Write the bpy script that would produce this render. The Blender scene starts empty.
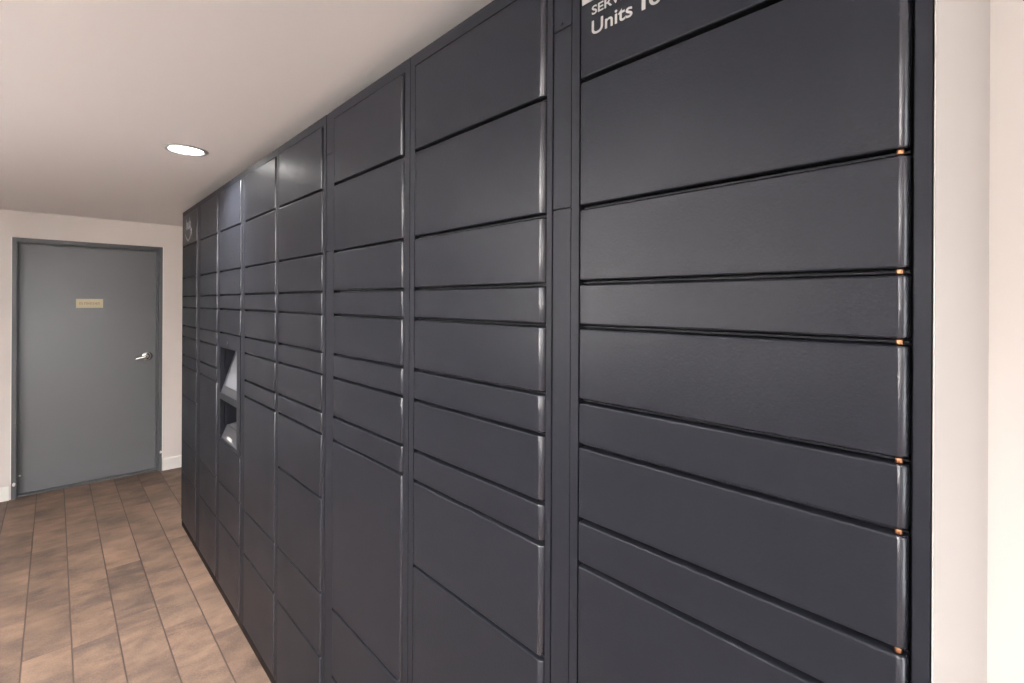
import bpy, bmesh, math, random
from mathutils import Matrix, Vector
random.seed(7)
C = bpy.context.scene.collection
PI = math.pi

# ------------------------------------------------------------------ helpers
def srgb(r, g, b):
    def f(v):
        v /= 255.0
        return v / 12.92 if v <= 0.04045 else ((v + 0.055) / 1.055) ** 2.4
    return (f(r), f(g), f(b), 1.0)

def tag(o, label=None, cat=None, group=None, kind=None):
    if label: o['label'] = label
    if cat: o['category'] = cat
    if group: o['group'] = group
    if kind: o['kind'] = kind
    return o

def empty(name, loc=(0, 0, 0)):
    o = bpy.data.objects.new(name, None)
    o.empty_display_size = 0.1
    C.objects.link(o)
    o.location = loc
    return o

def link(name, bm, mats, parent=None, smooth=False, loc=None):
    """world-space bmesh -> one object; loc = origin of the object"""
    me = bpy.data.meshes.new(name)
    if loc is None:
        loc = (0, 0, 0)
        if len(bm.verts):
            xs = [v.co for v in bm.verts]
            loc = tuple((min(c[i] for c in xs) + max(c[i] for c in xs)) / 2 for i in range(3))
    bmesh.ops.translate(bm, verts=bm.verts, vec=(-loc[0], -loc[1], -loc[2]))
    bmesh.ops.recalc_face_normals(bm, faces=bm.faces)
    bm.to_mesh(me); bm.free()
    if not isinstance(mats, (list, tuple)): mats = [mats]
    for m in mats: me.materials.append(m)
    if smooth:
        for p in me.polygons: p.use_smooth = True
    o = bpy.data.objects.new(name, me)
    C.objects.link(o)
    ploc = Vector((0, 0, 0))
    if parent is not None:
        o.parent = parent
        q = parent
        while q is not None:
            ploc += q.location; q = q.parent
    o.location = Vector(loc) - ploc
    return o

def box(bm, x0, x1, y0, y1, z0, z1, mi=0):
    v = [bm.verts.new(p) for p in ((x0,y0,z0),(x1,y0,z0),(x1,y1,z0),(x0,y1,z0),(x0,y0,z1),(x1,y0,z1),(x1,y1,z1),(x0,y1,z1))]
    fs = []
    for q in ((3,2,1,0),(4,5,6,7),(0,1,5,4),(1,2,6,5),(2,3,7,6),(3,0,4,7)):
        f = bm.faces.new([v[i] for i in q]); f.material_index = mi; fs.append(f)
    return fs

def bevel(bm, w, seg=2):
    bmesh.ops.bevel(bm, geom=list(bm.edges), offset=w, segments=seg, affect='EDGES', profile=0.5)

def prism(bm, pts, axis, a, b, mi=0):
    """extrude a 2-D outline; axis 'y': pts are (x,z); axis 'z': pts are (x,y); axis 'x': pts are (y,z)"""
    def P(p, t):
        return {'y': (p[0], t, p[1]), 'z': (p[0], p[1], t), 'x': (t, p[0], p[1])}[axis]
    A = [bm.verts.new(P(p, a)) for p in pts]; B = [bm.verts.new(P(p, b)) for p in pts]
    n = len(pts)
    for f in [bm.faces.new(A), bm.faces.new(B[::-1])] + [bm.faces.new((A[i], A[(i+1) % n], B[(i+1) % n], B[i])) for i in range(n)]:
        f.material_index = mi

def lathe(bm, prof, centre, direction, n=32, mi=0):
    """prof: list of (radius, offset along direction)"""
    d = Vector(direction).normalized()
    u = d.orthogonal().normalized(); w = d.cross(u)
    rings = []
    for r, t in prof:
        c = Vector(centre) + d * t
        if r < 1e-6: rings.append([bm.verts.new(c)])
        else: rings.append([bm.verts.new(c + (u * math.cos(2*PI*i/n) + w * math.sin(2*PI*i/n)) * r) for i in range(n)])
    for A, B in zip(rings, rings[1:]):
        for i in range(n):
            j = (i + 1) % n
            if len(A) == 1 and len(B) == 1: continue
            if len(A) == 1: f = bm.faces.new((A[0], B[i], B[j]))
            elif len(B) == 1: f = bm.faces.new((A[i], A[j], B[0]))
            else: f = bm.faces.new((A[i], A[j], B[j], B[i]))
            f.material_index = mi

# ------------------------------------------------------------------ materials
def mat(name, col, rough=0.5, metal=0.0, spec=0.5, emit=None, estr=0.0):
    m = bpy.data.materials.new(name); m.use_nodes = True
    b = m.node_tree.nodes['Principled BSDF']
    b.inputs['Base Color'].default_value = col
    b.inputs['Roughness'].default_value = rough
    b.inputs['Metallic'].default_value = metal
    b.inputs['Specular IOR Level'].default_value = spec
    if emit:
        b.inputs['Emission Color'].default_value = emit
        b.inputs['Emission Strength'].default_value = estr
    return m

def bump(m, scale, strength, dist=0.001, detail=2.0, stretch=None, rough_var=None, col_var=None):
    nt = m.node_tree; N = nt.nodes; L = nt.links; b = N['Principled BSDF']
    tc = N.new('ShaderNodeTexCoord'); geo = tc.outputs['Object']
    mp = N.new('ShaderNodeMapping'); L.new(geo, mp.inputs[0])
    if stretch: mp.inputs['Scale'].default_value = stretch
    n = N.new('ShaderNodeTexNoise'); n.inputs['Scale'].default_value = scale; n.inputs['Detail'].default_value = detail
    L.new(mp.outputs[0], n.inputs['Vector'])
    bp = N.new('ShaderNodeBump'); bp.inputs['Strength'].default_value = strength; bp.inputs['Distance'].default_value = dist
    L.new(n.outputs['Fac'], bp.inputs['Height']); L.new(bp.outputs[0], b.inputs['Normal'])
    if rough_var or col_var:
        n2 = N.new('ShaderNodeTexNoise'); n2.inputs['Scale'].default_value = 2.2; n2.inputs['Detail'].default_value = 4
        g = N.new('ShaderNodeNewGeometry'); L.new(g.outputs['Position'], n2.inputs['Vector'])
        if rough_var:
            mr = N.new('ShaderNodeMapRange'); mr.inputs[1].default_value = .3; mr.inputs[2].default_value = .7
            mr.inputs[3].default_value = rough_var[0]; mr.inputs[4].default_value = rough_var[1]
            L.new(n2.outputs['Fac'], mr.inputs[0]); L.new(mr.outputs[0], b.inputs['Roughness'])
        if col_var:
            mx = N.new('ShaderNodeMix'); mx.data_type = 'RGBA'
            mx.inputs[6].default_value = col_var[0]; mx.inputs[7].default_value = col_var[1]
            L.new(n2.outputs['Fac'], mx.inputs[0]); L.new(mx.outputs[2], b.inputs['Base Color'])
    return m

M = {}
M['locker'] = bump(mat('locker_paint', srgb(31, 32, 37), .46, spec=.10), 260, .45, .0006, 1.5, rough_var=(.32, .40))
M['locker_edge_highlight'] = bump(mat('edge_highlight_paint', srgb(42, 43, 49), .27, spec=.65), 260, .35, .0006, 1.5)  # lighter, glossier near edges put the bright highlight into the paint
M['frame'] = bump(mat('locker_frame_paint', srgb(31, 32, 37), .46, spec=.10), 330, .15, .0005, 1.0)
M['gap_shade'] = mat('gap_shade_black', srgb(14, 14, 16), .8, spec=.1)
M['plinth'] = mat('dark_brown_plinth', srgb(28, 20, 16), .8, spec=.2)
M['glint_copper'] = mat('glint_copper_metal', srgb(165, 118, 88), .45, 1.0)
M['wall'] = bump(mat('painted_wall', srgb(222, 214, 208), .75, spec=.3), 260, .10, .001, 3.0)
M['ceiling'] = bump(mat('painted_ceiling', srgb(242, 238, 236), .85, spec=.2), 220, .08, .001, 3.0)
M['baseboard'] = mat('baseboard_paint', srgb(232, 230, 224), .5)
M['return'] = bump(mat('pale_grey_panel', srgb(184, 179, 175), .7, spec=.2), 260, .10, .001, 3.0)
M['accent'] = bump(mat('warm_grey_wall_paint', srgb(208, 201, 197), .75, spec=.2), 260, .10, .001, 3.0)
M['absorber'] = mat('dark_absorber_paint', srgb(96, 88, 82), .6)
M['caulk'] = mat('white_caulk', srgb(236, 234, 228), .6)
M['door'] = bump(mat('grey_door_paint', srgb(112, 113, 115), .27), 150, .25, .001, 2.0)
M['door_frame'] = bump(mat('grey_frame_paint', srgb(88, 89, 91), .38), 150, .15, .001, 2.0)
M['plate'] = mat('beige_plate', srgb(206, 196, 164), .5)
M['plate_ink'] = mat('brown_engraving', srgb(150, 124, 100), .7)
M['chrome'] = mat('satin_chrome', srgb(225, 225, 225), .2, 1.0)
M['sign_white'] = mat('white_vinyl', srgb(152, 150, 147), .6, spec=.2)
M['emblem'] = mat('grey_vinyl', srgb(150, 152, 156), .5)
M['screen'] = mat('screen_glass', srgb(96, 98, 102), .3, emit=srgb(150, 152, 156), estr=.04)
M['bezel'] = mat('black_bezel', srgb(58, 58, 62), .35)
M['bezel_dark'] = mat('dark_plastic', srgb(26, 26, 29), .35)
M['reader'] = mat('grey_reader_plastic', srgb(98, 98, 102), .4)
M['trim_white'] = mat('white_light_trim', srgb(190, 190, 186), .45)
M['lens'] = mat('glowing_lens', (1, 1, 1, 1), .5, emit=(1.0, .975, .94, 1), estr=1.0)

# floor: brown slate-look planks running along y, grout by position
def floor_material():
    m = bpy.data.materials.new('slate_plank_tile'); m.use_nodes = True
    nt = m.node_tree; N = nt.nodes; L = nt.links; b = N['Principled BSDF']
    g = N.new('ShaderNodeNewGeometry'); sep = N.new('ShaderNodeSeparateXYZ'); L.new(g.outputs['Position'], sep.inputs[0])
    def math_(op, a, c=None, d=None):
        n = N.new('ShaderNodeMath'); n.operation = op
        for i, v in enumerate((a, c, d)):
            if v is None: continue
            if isinstance(v, (int, float)): n.inputs[i].default_value = v
            else: L.new(v, n.inputs[i])
        return n.outputs[0]
    W = .1615; X0 = .0635
    u = math_('DIVIDE', math_('SUBTRACT', sep.outputs['X'], X0), W)
    col = math_('FLOOR', u); fu = math_('SUBTRACT', u, col)
    wn = N.new('ShaderNodeTexWhiteNoise'); wn.noise_dimensions = '1D'; L.new(col, wn.inputs['W'])
    LEN = .62
    v = math_('ADD', math_('DIVIDE', sep.outputs['Y'], LEN), math_('MULTIPLY', wn.outputs['Value'], 7.3))
    row = math_('FLOOR', v); fv = math_('SUBTRACT', v, row)
    du = math_('MULTIPLY', math_('MINIMUM', fu, math_('SUBTRACT', 1.0, fu)), W)
    dv = math_('MULTIPLY', math_('MINIMUM', fv, math_('SUBTRACT', 1.0, fv)), LEN)
    gu = N.new('ShaderNodeMapRange'); gu.inputs[1].default_value = .0018; gu.inputs[2].default_value = .0034
    L.new(du, gu.inputs[0])
    gv = N.new('ShaderNodeMapRange'); gv.inputs[1].default_value = .0006; gv.inputs[2].default_value = .0022
    L.new(dv, gv.inputs[0])
    gvs = math_('ADD', math_('MULTIPLY', gv.outputs[0], .55), .45)
    grout = math_('MULTIPLY', gu.outputs[0], gvs)
    # per-plank tone
    cmb = N.new('ShaderNodeCombineXYZ'); L.new(col, cmb.inputs[0]); L.new(row, cmb.inputs[1])
    wn2 = N.new('ShaderNodeTexWhiteNoise'); wn2.noise_dimensions = '3D'; L.new(cmb.outputs[0], wn2.inputs['Vector'])
    # streaky slate clefts, diagonal, offset per plank
    off = N.new('ShaderNodeVectorMath'); off.operation = 'MULTIPLY_ADD'
    L.new(wn2.outputs['Color'], off.inputs[0]); off.inputs[1].default_value = (9, 9, 9); L.new(g.outputs['Position'], off.inputs[2])
    mp = N.new('ShaderNodeMapping'); mp.inputs['Rotation'].default_value = (0, 0, .38); mp.inputs['Scale'].default_value = (3.2, 6.5, 1)
    L.new(off.outputs[0], mp.inputs[0])
    n1 = N.new('ShaderNodeTexNoise'); n1.inputs['Scale'].default_value = 1.6; n1.inputs['Detail'].default_value = 6; n1.inputs['Roughness'].default_value = .6; n1.inputs['Distortion'].default_value = .6
    L.new(mp.outputs[0], n1.inputs['Vector'])
    n3 = N.new('ShaderNodeTexNoise'); n3.inputs['Scale'].default_value = 5.0; n3.inputs['Detail'].default_value = 5
    L.new(off.outputs[0], n3.inputs['Vector'])
    # cloudy greyer patches and fine grain
    n4 = N.new('ShaderNodeTexNoise'); n4.inputs['Scale'].default_value = 1.7; n4.inputs['Detail'].default_value = 3
    L.new(off.outputs[0], n4.inputs['Vector'])
    n5 = N.new('ShaderNodeTexNoise'); n5.inputs['Scale'].default_value = 45; n5.inputs['Detail'].default_value = 3
    L.new(mp.outputs[0], n5.inputs['Vector'])
    cr = N.new('ShaderNodeValToRGB'); e = cr.color_ramp.elements
    e[0].position = .31; e[0].color = srgb(66, 54, 48)
    e[1].position = .68; e[1].color = srgb(144, 117, 98)
    x = e.new(.5); x.color = srgb(112, 89, 75)
    mixf = math_('ADD', math_('MULTIPLY', n1.outputs['Fac'], .5), math_('MULTIPLY', n3.outputs['Fac'], .5))
    mixf = math_('ADD', mixf, math_('ADD', math_('MULTIPLY', math_('SUBTRACT', wn2.outputs['Value'], .5), .14), math_('MULTIPLY', math_('SUBTRACT', n5.outputs['Fac'], .5), .35)))
    L.new(mixf, cr.inputs[0])
    mg = N.new('ShaderNodeMix'); mg.data_type = 'RGBA'; mg.inputs[7].default_value = srgb(92, 87, 79)
    L.new(math_('MULTIPLY', n4.outputs['Fac'], .40), mg.inputs[0]); L.new(cr.outputs[0], mg.inputs[6])
    fin = N.new('ShaderNodeMix'); fin.data_type = 'RGBA'; fin.inputs[6].default_value = srgb(70, 58, 52)
    L.new(grout, fin.inputs[0]); L.new(mg.outputs[2], fin.inputs[7])
    L.new(fin.outputs[2], b.inputs['Base Color'])
    b.inputs['Roughness'].default_value = .55; b.inputs['Specular IOR Level'].default_value = .35
    h = math_('ADD', math_('MULTIPLY', grout, .6), math_('MULTIPLY', n1.outputs['Fac'], .9))
    bp = N.new('ShaderNodeBump'); bp.inputs['Strength'].default_value = .5; bp.inputs['Distance'].default_value = .004
    L.new(h, bp.inputs['Height']); L.new(bp.outputs[0], b.inputs['Normal'])
    return m
M['floor'] = floor_material()

# ------------------------------------------------------------------ room shell
ZC = 2.290; YW = 5.474; XB = 1.2; XL = -1.8; YN = -2.2; CAMH = 1.5748
def struct(name, bm, m, label, cat, **k):
    return tag(link(name, bm, m, **k), label, cat, kind='structure')

bm = bmesh.new(); box(bm, XL - .1, XB + .1, YN - .1, YW + .3, -.1, 0)
struct('floor', bm, M['floor'], 'brown slate-look plank tile floor in front of the lockers', 'floor')
# ceiling with round holes is not needed: the downlights sit just under it
bm = bmesh.new(); box(bm, XL - .1, XB + .1, YN - .1, YW + .3, ZC, ZC + .1)
struct('ceiling', bm, M['ceiling'], 'plain off-white ceiling above the lockers', 'ceiling')
bm = bmesh.new(); box(bm, XB, XB + .1, YN, YW, 0, ZC)
struct('wall_right', bm, M['wall'], 'off-white wall behind and right of the lockers', 'wall')
bm = bmesh.new(); box(bm, XL - .1, XL, YN, YW, 0, ZC)
struct('wall_left', bm, M['accent'], 'warm grey wall opposite the lockers', 'wall')
bm = bmesh.new()
OX0, OX1, OZ = -.75, .25, 2.05           # unseen doorway, added behind the viewpoint to light the locker edges
box(bm, XL, OX0, YN - .1, YN, 0, ZC); box(bm, OX1, XB, YN - .1, YN, 0, ZC); box(bm, OX0, OX1, YN - .1, YN, OZ, ZC)
struct('wall_near', bm, M['wall'], 'off-white wall with an added unseen doorway that lets in light behind the viewpoint', 'wall')
bm = bmesh.new()
box(bm, OX0 - .06, OX0, YN, YN + .015, 0, OZ + .06); box(bm, OX1, OX1 + .06, YN, YN + .015, 0, OZ + .06); box(bm, OX0, OX1, YN, YN + .015, OZ, OZ + .06)
struct('trim_2', bm, M['baseboard'], 'white casing around the added unseen doorway behind the viewpoint', 'trim')
bm = bmesh.new(); box(bm, XL, XL + .012, YN, YW, 0, .95)  # unseen dark band, added to darken reflections low on the lockers
struct('trim_3', bm, M['absorber'], 'added unseen dark dado along the wall opposite the lockers', 'trim')
# far wall with the door opening
DX0, DX1, DZ = -.243, .728, 2.077
bm = bmesh.new()
box(bm, XL, DX0, YW, YW + .2, 0, ZC); box(bm, DX1, XB, YW, YW + .2, 0, ZC); box(bm, DX0, DX1, YW, YW + .2, DZ, ZC)
struct('wall_far', bm, M['wall'], 'warm off-white end wall around the grey door', 'wall')
def baseboard(name, x0, x1, label):
    bm = bmesh.new()
    prism(bm, [(YW - .011, .0), (YW - .011, .100), (YW - .007, .110), (YW, .112), (YW, 0)], 'x', x0, x1)
    struct(name, bm, M['baseboard'], label, 'baseboard')
baseboard('baseboard_left', XL, DX0 - .012, 'white baseboard on the end wall left of the grey door')
baseboard('baseboard_right', DX1 + .004, XB, 'white baseboard on the end wall between the door and the lockers')
# drywall return that closes the niche beside the nearest locker
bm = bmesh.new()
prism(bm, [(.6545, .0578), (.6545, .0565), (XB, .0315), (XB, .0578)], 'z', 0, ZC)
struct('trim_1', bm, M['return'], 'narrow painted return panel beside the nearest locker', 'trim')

# ------------------------------------------------------------------ end door
door = empty('door_1', ((DX0 + DX1) / 2, YW, 0))
tag(door, 'grey painted metal door in the end wall with a small beige plate', 'door', kind='structure')
FW = .028; REC = .088
bm = bmesh.new()
for (a, b_) in ((DX0, DX0 + FW), (DX1 - FW, DX1)):
    box(bm, a, b_, YW - .006, YW + .14, 0, DZ)
box(bm, DX0 + FW, DX1 - FW, YW - .006, YW + .14, DZ - .033, DZ)
# rebate (stop) inside the frame, proud of the door slab
box(bm, DX0 + FW, DX0 + FW + .010, YW + .045, YW + REC - .002, 0, DZ - .033)
box(bm, DX1 - FW - .010, DX1 - FW, YW + .045, YW + REC - .002, 0, DZ - .033)
box(bm, DX0 + FW + .010, DX1 - FW - .010, YW + .045, YW + REC - .002, DZ - .043, DZ - .033)
link('door_frame', bm, M['door_frame'], door)
bm = bmesh.new(); box(bm, DX0 + FW + .004, DX1 - FW - .004, YW + REC, YW + REC + .044, .0105, DZ - .037); bevel(bm, .0015, 2)
slab = link('door_slab', bm, M['door'], door)
bm = bmesh.new(); box(bm, DX0 + FW, DX1 - FW, YW + .03, YW + .14, 0, .010)
link('threshold', bm, M['door_frame'], door)
# caulk beads where frame meets wall, and paint chips near the floor
bm = bmesh.new()
box(bm, DX0 - .006, DX0, YW - .004, YW, .12, DZ + .004); box(bm, DX1, DX1 + .006, YW - .004, YW, .12, DZ + .004)
link('caulk_bead', bm, M['caulk'], door)
def blob(name, c, r, sc, m, parent):
    bm = bmesh.new(); bmesh.ops.create_icosphere(bm, subdivisions=2, radius=r)
    for v in bm.verts:
        v.co = Vector((v.co.x * sc[0], v.co.y * sc[1], v.co.z * sc[2])) * (1 + .15 * math.sin(v.co.x * 900 + v.co.z * 700)) + Vector(c)
    return link(name, bm, m, parent, smooth=True)
blob('paint_chip', (DX0 + .016, YW - .007, .115), .012, (.8, .35, 1.3), M['caulk'], door)
blob('paint_chip', (DX0 + FW + .018, YW + .046, .165), .008, (.9, .5, 1.0), M['caulk'], door)
blob('paint_chip', (DX1 - .008, YW - .007, .175), .011, (.8, .35, 1.2), M['caulk'], door)
# plate
YD = YW + REC
bm = bmesh.new(); box(bm, .134, .311, YD - .003, YD, 1.514, 1.592); bevel(bm, .001, 1)
plate = link('name_plate', bm, M['plate'], slab)
plate['label'] = 'small beige engraved plate'
bm = bmesh.new()
x = .156
for k, (w, kind) in enumerate(zip((.012, .008, .014, .013, .012, .005, .013, .012), (0, 1, 0, 2, 0, 1, 2, 0))):
    z0, z1 = 1.541, 1.565; y0, y1 = YD - .0036, YD - .0029
    box(bm, x, x + .003, y0, y1, z0, z1)
    if kind != 1: box(bm, x + w - .003, x + w, y0, y1, z0, z1)
    if kind == 0: box(bm, x + .003, x + w - .003, y0, y1, z1 - .003, z1)
    if kind == 2: box(bm, x + .003, x + w - .003, y0, y1, (z0 + z1) / 2 - .0015, (z0 + z1) / 2 + .0015)
    x += w + .006
link('engraving', bm, M['plate_ink'], plate)
# lever handle: rose + neck + lever
rc = Vector((.625, YD, 1.066))
bm = bmesh.new()
lathe(bm, [(0, 0), (.042, 0), (.042, .004), (.039, .009), (.020, .012), (.0, .012)], rc, (0, -1, 0), 36)
rose = link('rose', bm, M['chrome'], slab, smooth=True)
bm = bmesh.new()
lathe(bm, [(0, .010), (.0115, .010), (.0105, .045), (.009, .052), (0, .053)], rc, (0, -1, 0), 24)
ux = [(0.008, .010), (0.0, .0165), (-.025, .0155), (-.055, .0140), (-.080, .0125), (-.096, .009)]
prev = None
for i, (dx, r) in enumerate(ux):
    c = Vector((rc.x + dx + .004, YD - .046 + .008 * abs(dx / .118) ** 2, rc.z + .004 - .024 * (abs(dx) / .096)))
    ring = [bm.verts.new(c + Vector((0, math.cos(a) * r * .75, math.sin(a) * r))) for a in [2 * PI * k / 16 for k in range(16)]]
    if prev:
        for k in range(16): bm.faces.new((prev[k], prev[(k + 1) % 16], ring[(k + 1) % 16], ring[k]))
    else: bm.faces.new(ring)
    prev = ring
bm.faces.new(prev[::-1])
link('lever_handle', bm, M['chrome'], slab, smooth=True)['label'] = 'chrome lever handle'

# ------------------------------------------------------------------ parcel lockers
XF = .650            # plane of the door faces
ZTOP = 2.198
GAP = .0040          # half of a horizontal gap
G8 = [1.9535, 1.7370, 1.6090, 1.5343, 1.4076, 1.3322, 1.2055, 1.1305]   # gaps shared by the upper rows

def door_panel(bm, y0, y1, z0, z1, rn=.009, rf=.003, depth=.020, ch=.0024):
    def prof(ins):
        P = [(y0 + ins, XF + depth)]
        P += [(y0 + ins + rn * (1 - math.cos(a)), XF + ins + rn * (1 - math.sin(a))) for a in [PI / 2 * k / 6 for k in range(7)]]
        P += [(y1 - ins - rf * (1 - math.cos(a)), XF + ins + rf * (1 - math.sin(a))) for a in [PI / 2 * (1 - k / 4) for k in range(5)]]
        P += [(y1 - ins, XF + depth)]
        return P
    levels = [(z0, ch), (z0 + ch * .3, ch * .3), (z0 + ch, 0), (z1 - ch, 0), (z1 - ch * .3, ch * .3), (z1, ch)]
    rings = []
    for z, ins in levels:
        rings.append([bm.verts.new((x, y, z)) for (y, x) in prof(ins)])
    n = len(rings[0])
    for A, B in zip(rings, rings[1:]):
        for i in range(n):
            j = (i + 1) % n
            f = bm.faces.new((A[i], A[j], B[j], B[i]))
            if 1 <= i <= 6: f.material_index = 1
            f.smooth = (0 < i < n - 2) and i != 7 and (A is rings[2])
    bm.faces.new(rings[0][::-1]); bm.faces.new(rings[-1])

def text_mesh(body, size, ext=.0003, weight=0.0, spacing=1.0):
    cu = bpy.data.curves.new('lettering', 'FONT'); cu.body = body; cu.size = size
    cu.extrude = ext; cu.offset = weight; cu.space_character = spacing; cu.resolution_u = 6
    t = bpy.data.objects.new('tmp', cu); C.objects.link(t)
    bpy.context.view_layer.update()
    me = bpy.data.meshes.new_from_object(t.evaluated_get(bpy.context.evaluated_depsgraph_get()))
    bpy.data.objects.remove(t); bpy.data.curves.remove(cu)
    return me

def put_text(bm, body, size, ystart, zbase, width=None, weight=0.0, xface=XF):
    """lettering on the door faces; it reads from far (large y) to near (small y)"""
    me = text_mesh(body, size, weight=weight)
    xs = [v.co.x for v in me.vertices]; sx = 1.0
    if width: sx = width / (max(xs) - min(xs))
    x0 = min(xs)
    start = len(bm.verts)
    tmp = bmesh.new(); tmp.from_mesh(me)
    for v in tmp.verts:
        v.co = Vector((xface - .0004 - v.co.z, ystart - (v.co.x - x0) * sx, zbase + v.co.y))
    me2 = bpy.data.meshes.new('t'); tmp.to_mesh(me2); tmp.free()
    bm.from_mesh(me2); bpy.data.meshes.remove(me2); bpy.data.meshes.remove(me)

# name, body y-range, door y-range, gap list, label
CAB = [
 dict(b=(3.513, 4.045), d=(3.567, 4.015), g=G8 + [.928, .615, .392],
      label='dark grey locker cabinet furthest from view, with a faded smile emblem on its top door'),
 dict(b=(3.015, 3.511), d=(3.047, 3.462), g=G8 + [.602, .385],
      label='dark grey locker cabinet between the smile emblem cabinet and the touchscreen cabinet'),
 dict(b=(2.543, 3.013), d=(2.580, 2.982), g=G8[:5] + [.825, .599, .390], kiosk=True,
      label='dark grey locker cabinet with a recessed touchscreen and card reader'),
 dict(b=(2.056, 2.541), d=(2.077, 2.507), g=G8 + [.595, .388],
      label='dark grey locker cabinet directly right of the touchscreen cabinet, tall door in its lower half'),
 dict(b=(1.5820, 2.054), d=(1.607, 2.034), g=G8 + [.915, .595, .381],
      label='dark grey locker cabinet second to the right of the touchscreen cabinet, beside a cover strip'),
 dict(b=(1.062, 1.5340), d=(1.090, 1.513), g=G8 + [.588, .370],
      label='dark grey locker cabinet with a tall lower door, third to the right of the touchscreen'),
 dict(b=(.5795, 1.060), d=(.596, 1.035), g=G8 + [.918, .590, .380], rn=.013,
      label='dark grey locker cabinet just left of the one with white Units lettering'),
 dict(b=(.059, .5345), d=(.0765, .5145), g=[1.9555, 1.7385, 1.6105, 1.5352, 1.4084, 1.3322, 1.2052, 1.1298, .918, .590, .380],
      label='nearest dark grey locker cabinet, with white Units lettering on its top door'),
]
GROUP = 'dark grey parcel locker cabinets standing in a row along the wall'
ZB = .047; ZH = 2.166
for ci, c in enumerate(CAB):
    b0, b1 = c['b']; d0, d1 = c['d']
    cab = empty('locker_cabinet', (.93, (b0 + b1) / 2, 0))
    tag(cab, c['label'], 'locker', GROUP)
    # carcass: outer steel box, front face painted black as the shade in the gaps
    bm = bmesh.new()
    box(bm, (.782 if c.get('kiosk') else .674), XB - .004, b0, b1, .043, ZTOP)
    if c.get('kiosk'):
        for (ya, yb, za, zb) in ((b0, 2.639, .043, ZTOP), (2.967, b1, .043, ZTOP), (2.639, 2.967, .043, .829), (2.639, 2.967, 1.062, 1.080), (2.639, 2.967, 1.336, ZTOP)):
            box(bm, .674, .7815, ya, yb, za, zb)
    for f in bm.faces:
        if f.calc_center_median().x < .675: f.material_index = 1
    link('carcass', bm, [M['frame'], M['gap_shade']], cab)
    # face frame: two stiles, header and sill
    bm = bmesh.new()
    box(bm, .6520, .673, b0, d0 - .0035, .043, ZTOP)
    box(bm, .6520, .673, d1 + .0030, b1, .043, ZTOP)
    box(bm, .6520, .673, d0 - .0035, d1 + .0030, ZH + .003, ZTOP)
    link('face_frame', bm, M['frame'], cab)
    bm = bmesh.new(); box(bm, .6545, XB - .01, b0 + .001, b1 - .001, 0, .0425)
    link('plinth', bm, M['plinth'], cab)
    # doors
    zs = [ZH] + c['g'] + [None]
    for k in range(len(zs) - 1):
        top = zs[k] - (GAP if k else 0)
        bot = zs[k + 1] + GAP if zs[k + 1] is not None else ZB
        if c.get('kiosk') and k == 5:
            kiosk_z = (bot, top); continue
        bm = bmesh.new()
        dd0 = d0 + (.008 if (k == 0 and ci in (2, 3, 4, 5)) else 0)
        door_panel(bm, dd0, d1, bot, top, rn=c.get('rn', {7: .009, 5: .006}.get(ci, .0045)))
        dr = link('door', bm, [M['locker'], M['locker_edge_highlight']], cab)
        if ci == 7 and k == 0:
            dr['label'] = 'top door with white lettering'
            bm = bmesh.new()
            put_text(bm, 'SERVICE', .0205, .4905, 2.0578, width=.0915, weight=.0003)
            put_text(bm, 'Units', .0335, .4905, 2.0240, width=.078, weight=.0003)
            put_text(bm, '1', .0335, .3960, 2.0240, width=.0062, weight=.0)
            put_text(bm, '0', .0335, .3835, 2.0240, width=.0215, weight=.0003)
            link('lettering', bm, M['sign_white'], dr)
            bm = bmesh.new(); box(bm, XF - .0010, XF - .0001, .30, .5105, 2.0820, 2.150)
            link('white_label', bm, M['sign_white'], dr)
        if ci == 0 and k == 0:
            dr['label'] = 'top door with a faded grey smile emblem'
            bm = bmesh.new()
            put_text(bm, 'hub', .105, 3.905, 2.062, width=.150, weight=.001)
            # smile: a tapered arc with an arrow tip at the near end
            pts_o, pts_i = [], []
            for t in [i / 20 for i in range(21)]:
                y = 3.930 - .185 * t
                z = 2.036 - .044 * math.sin(PI * t) ** .8
                th = .004 + .009 * math.sin(PI * t)
                pts_o.append((y, z)); pts_i.append((y, z - th))
            prism(bm, pts_o + pts_i[::-1], 'x', XF - .0012, XF - .0002)
            prism(bm, [(3.768, 2.052), (3.728, 2.058), (3.736, 2.012), (3.746, 2.040)], 'x', XF - .0012, XF - .0002)
            link('smile_emblem', bm, M['emblem'], dr)
        if ci == 7 and k >= 1:
            # copper bead standing in for the glint on the bare worn corner
            bm = bmesh.new()
            lathe(bm, [(0, 0), (.0032, 0), (.0036, .0012), (.0036, .0044), (.0032, .0056), (0, .0056)],
                  (XF + .0065, d0 + .0085, top + .0012), (0, 0, 1), 18)
            link('glint_bead', bm, M['glint_copper'], dr, smooth=True)['label'] = 'copper coloured bead for the glint at the worn corner'
    # thin shelf edges seen in the middle of each gap
    for z in c['g']:
        bm = bmesh.new(); box(bm, .6610, .673, d0 + .001, d1 - .001, z - .0011, z + .0011)
        link('shelf_edge', bm, M['frame'], cab)
    # filler strips between groups of cabinets
    if ci in (7, 4):
        y0, y1 = (.5368, .5772) if ci == 7 else (1.5352, 1.5808)
        bm = bmesh.new()
        for (za, zb) in ((.043, 1.7420), (1.7445, 2.0620), (2.0640, ZTOP)):
            box(bm, .6532, .6800, y0, y1, za, zb)
        link('cover_strip', bm, M['frame'], cab)
        if ci == 7:
            bm = bmesh.new(); lathe(bm, [(.0, 0), (.0028, 0), (.0026, .0009), (0, .0013)], (.6531, .5590, 2.0730), (-1, 0, 0), 16)
            link('screw', bm, M['frame'], cab, smooth=True)
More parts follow.
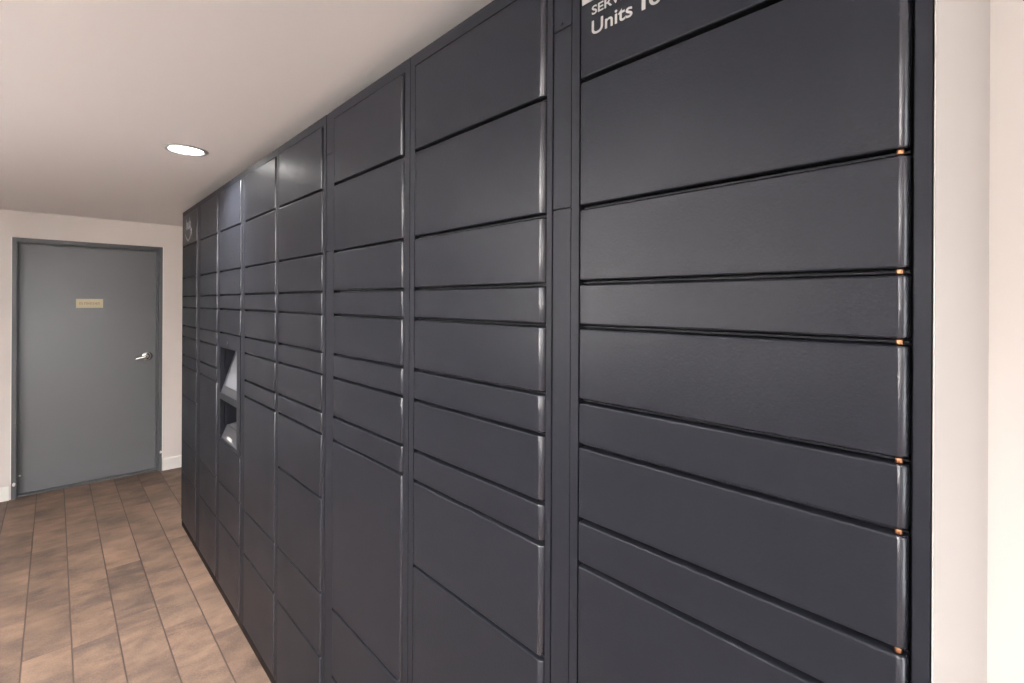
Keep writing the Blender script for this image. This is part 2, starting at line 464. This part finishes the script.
    # kiosk module
    if c.get('kiosk'):
        kz0, kz1 = kiosk_z
        o0, o1 = 2.640, 2.966                 # opening in y
        u0, u1 = 1.084, 1.330                 # upper opening
        l0, l1 = .838, 1.052                  # lower opening
        bm = bmesh.new()
        box(bm, XF, .672, d0, o0, kz0, kz1); box(bm, XF, .672, o1, d1, kz0, kz1)
        box(bm, XF, .672, o0, o1, u1, kz1); box(bm, XF, .672, o0, o1, l1, u0); box(bm, XF, .672, o0, o1, kz0, l0)
        bmesh.ops.remove_doubles(bm, verts=bm.verts, dist=1e-5)
        kp = link('kiosk_panel', bm, M['locker'], cab)
        # the recess boxes: lined by tilted screen plate and reader ledge, set in front of the carcass
        bm = bmesh.new()   # tilted bezel plate, leaning back towards the top
        prism(bm, [(.6725, u0 + .001), (.654, u0 + .001), (.730, u1 - .001), (.740, u1 - .001), (.740, u0 + .001)], 'y', o0 + .001, o1 - .001)
        bz = link('screen_bezel', bm, M['bezel'], kp)
        def tilt(t, off=0.0):      # point up the sloping plate
            return (.654 + .076 * t - off, u0 + .001 + (u1 - u0 - .002) * t + off * .29)
        bm = bmesh.new()
        a, b2 = tilt(.13, .0010), tilt(.93, .0010); a2, b3 = tilt(.13, -.001), tilt(.93, -.001)
        prism(bm, [a, b2, b3, a2], 'y', o0 + .012, o1 - .034)
        link('black_border', bm, M['bezel_dark'], bz)
        bm = bmesh.new()
        a, b2 = tilt(.16, .0022), tilt(.90, .0022); a2, b3 = tilt(.16, .0008), tilt(.90, .0008)
        prism(bm, [a, b2, b3, a2], 'y', o0 + .018, o1 - .044)
        link('touchscreen', bm, M['screen'], bz)['label'] = 'pale grey touchscreen'
        bm = bmesh.new()   # lower recess lining: back and sloping ledge
        prism(bm, [(.6725, l0 + .001), (.656, l0 + .001), (.684, l0 + .066), (.745, l0 + .076), (.752, l0 + .076), (.752, l0 + .001)], 'y', o0 + .001, o1 - .001)
        rd = link('reader_ledge', bm, M['bezel'], kp)
        bm = bmesh.new(); box(bm, .753, .760, o0 + .001, o1 - .001, l0, l1 - .001)
        link('recess_back', bm, M['bezel_dark'], kp)
        bm = bmesh.new(); box(bm, .676, .742, 2.700, 2.860, l0 + .080, l0 + .088); bevel(bm, .002, 2)
        link('card_slot_lip', bm, M['reader'], rd)
        bm = bmesh.new(); box(bm, .668, .700, 2.665, 2.700, l0 + .035, l0 + .105); bevel(bm, .004, 2)
        link('card_reader', bm, M['reader'], rd)
        bm = bmesh.new(); box(bm, .716, .744, 2.760, 2.840, l0 + .092, l0 + .165); bevel(bm, .004, 2)
        link('scanner', bm, M['bezel_dark'], kp)
        bm = bmesh.new()
        prism(bm, [(.6600, l0 + .012), (.6655, l0 + .025), (.6675, l0 + .025), (.6620, l0 + .012)], 'y', 2.78, 2.87)
        link('label_sticker', bm, M['sign_white'], rd)
        bm = bmesh.new(); lathe(bm, [(0, 0), (.013, 0), (.012, .003), (.006, .0045), (.0, .0045)], (XF, 2.820, 1.356), (-1, 0, 0), 24)
        link('camera_lens', bm, M['bezel_dark'], kp, smooth=True)['label'] = 'small black camera lens'

# ------------------------------------------------------------------ downlights
POWER = 34.0; SPREAD = 150; LCOL = (.96, .98, 1.0)
def downlight(x, y, label, power=None):
    t = empty('ceiling_light', (x, y, ZC))
    tag(t, label, 'ceiling light', 'round recessed ceiling downlights')
    bm = bmesh.new()
    lathe(bm, [(.068, -.0005), (.068, -.003), (.073, -.006), (.086, -.005), (.090, -.0005)], (x, y, ZC), (0, 0, 1), 48)
    link('trim_ring', bm, M['trim_white'], t, smooth=True)
    bm = bmesh.new()
    lathe(bm, [(0, -.0035), (.045, -.0034), (.064, -.0030), (.0675, -.002), (.0675, -.0008), (0, -.0008)], (x, y, ZC), (0, 0, 1), 48)
    link('lens', bm, M['lens'], t, smooth=True)
    la = bpy.data.lights.new('lamp', 'SPOT'); la.energy = power or POWER; la.spot_size = math.radians(SPREAD); la.spot_blend = .9
    la.shadow_soft_size = .06; la.color = LCOL
    lo = bpy.data.objects.new('lamp', la); C.objects.link(lo); lo.parent = t; lo.location = (0, 0, -.012)
downlight(.447, 2.700, 'round recessed downlight glowing white in the ceiling left of the locker tops')
LIGHTS = [(-1.05, 2.70), (-.85, .02), (-.45, 1.0), (-.05, -1.2)]  # unseen downlights, added to bring up the room brightness
names = ['downlight over the open floor to the left, level with the visible lamp', 'downlight over the open floor to the left of the viewpoint','downlight beside the viewpoint', 'downlight behind the viewpoint']
for (x, y), n in zip(LIGHTS, names): downlight(x, y, 'added unseen round ' + n, 50.0 if y < 0 else (60.0 if y < .5 else None))
M['lens'].node_tree.nodes['Principled BSDF'].inputs['Emission Strength'].default_value = 8.0

# unseen uplights, added to brighten the ceiling (on the wall opposite the lockers)
def uplighter(y, label, power):
    t = empty('fill_uplighter', (XL, y, 1.50))
    tag(t, label, 'added fill lamp', 'added unseen half-bowl uplights on the wall opposite the lockers')
    bm = bmesh.new()
    prof = [(0.0, -.10), (.05, -.095), (.09, -.06), (.12, 0), (.116, 0), (.086, -.055), (.048, -.088), (0, -.092)]
    n = 24; rings = []
    for r, z in prof:
        if r == 0: rings.append([bm.verts.new((XL, y, 1.5 + z))]); continue
        rings.append([bm.verts.new((XL + .001 + r * math.sin(PI * k / n), y + r * math.cos(PI * k / n), 1.5 + z)) for k in range(n + 1)])
    for A, B in zip(rings, rings[1:]):
        for k in range(n):
            if len(A) == 1: bm.faces.new((A[0], B[k], B[k + 1]))
            elif len(B) == 1: bm.faces.new((A[k], A[k + 1], B[0]))
            else: bm.faces.new((A[k], A[k + 1], B[k + 1], B[k]))
    link('shade', bm, M['trim_white'], t, smooth=True)
    la = bpy.data.lights.new('lamp', 'SPOT'); la.energy = power; la.spot_size = math.radians(146); la.spot_blend = .6
    la.shadow_soft_size = .04; la.color = UCOL
    lo = bpy.data.objects.new('lamp', la); C.objects.link(lo); lo.parent = t; lo.location = (.055, 0, -.02)
    lo.rotation_euler = (PI, math.radians(-14), 0)
ADDED_UPLIGHTERS = [(-.35, 70, 'level with the nearest locker'), (2.25, 205, 'level with the middle lockers'), (1.10, 70, 'between the other two uplights')]
UCOL = (.96, .98, 1.0)
for y, p, n in ADDED_UPLIGHTERS: uplighter(y, 'added unseen half-bowl sconce ' + n, p)

w = bpy.data.worlds.new('world'); bpy.context.scene.world = w; w.use_nodes = True
w.node_tree.nodes['Background'].inputs[0].default_value = (.93, .98, 1.0, 1)
w.node_tree.nodes['Background'].inputs[1].default_value = 1.6

# ------------------------------------------------------------------ camera
F, YAW, ROLL, CY = 479.57, .762, .005, 303.11
cam = bpy.data.cameras.new('camera'); co = bpy.data.objects.new('camera', cam); C.objects.link(co)
cam.sensor_fit = 'HORIZONTAL'; cam.sensor_width = 36.0; cam.lens = F / 1024 * 36.0
cam.shift_y = -(341.5 - CY) / 1024
cam.clip_start = .02
def yawv(v):
    c, s = math.cos(YAW), math.sin(YAW)
    return Vector((c * v[0] + s * v[1], -s * v[0] + c * v[1], v[2]))
right = yawv((math.cos(ROLL), 0, math.sin(ROLL))); up = yawv((-math.sin(ROLL), 0, math.cos(ROLL))); fwd = yawv((0, 1, 0))
m = Matrix((right, up, -fwd)).transposed().to_4x4(); m.translation = Vector((0, 0, CAMH))
co.matrix_world = m
bpy.context.scene.camera = co
vs = bpy.context.scene.view_settings
vs.view_transform = 'Standard'; vs.look = 'None'; vs.gamma = 1.0; vs.use_curve_mapping = False
vs.exposure = 2.08
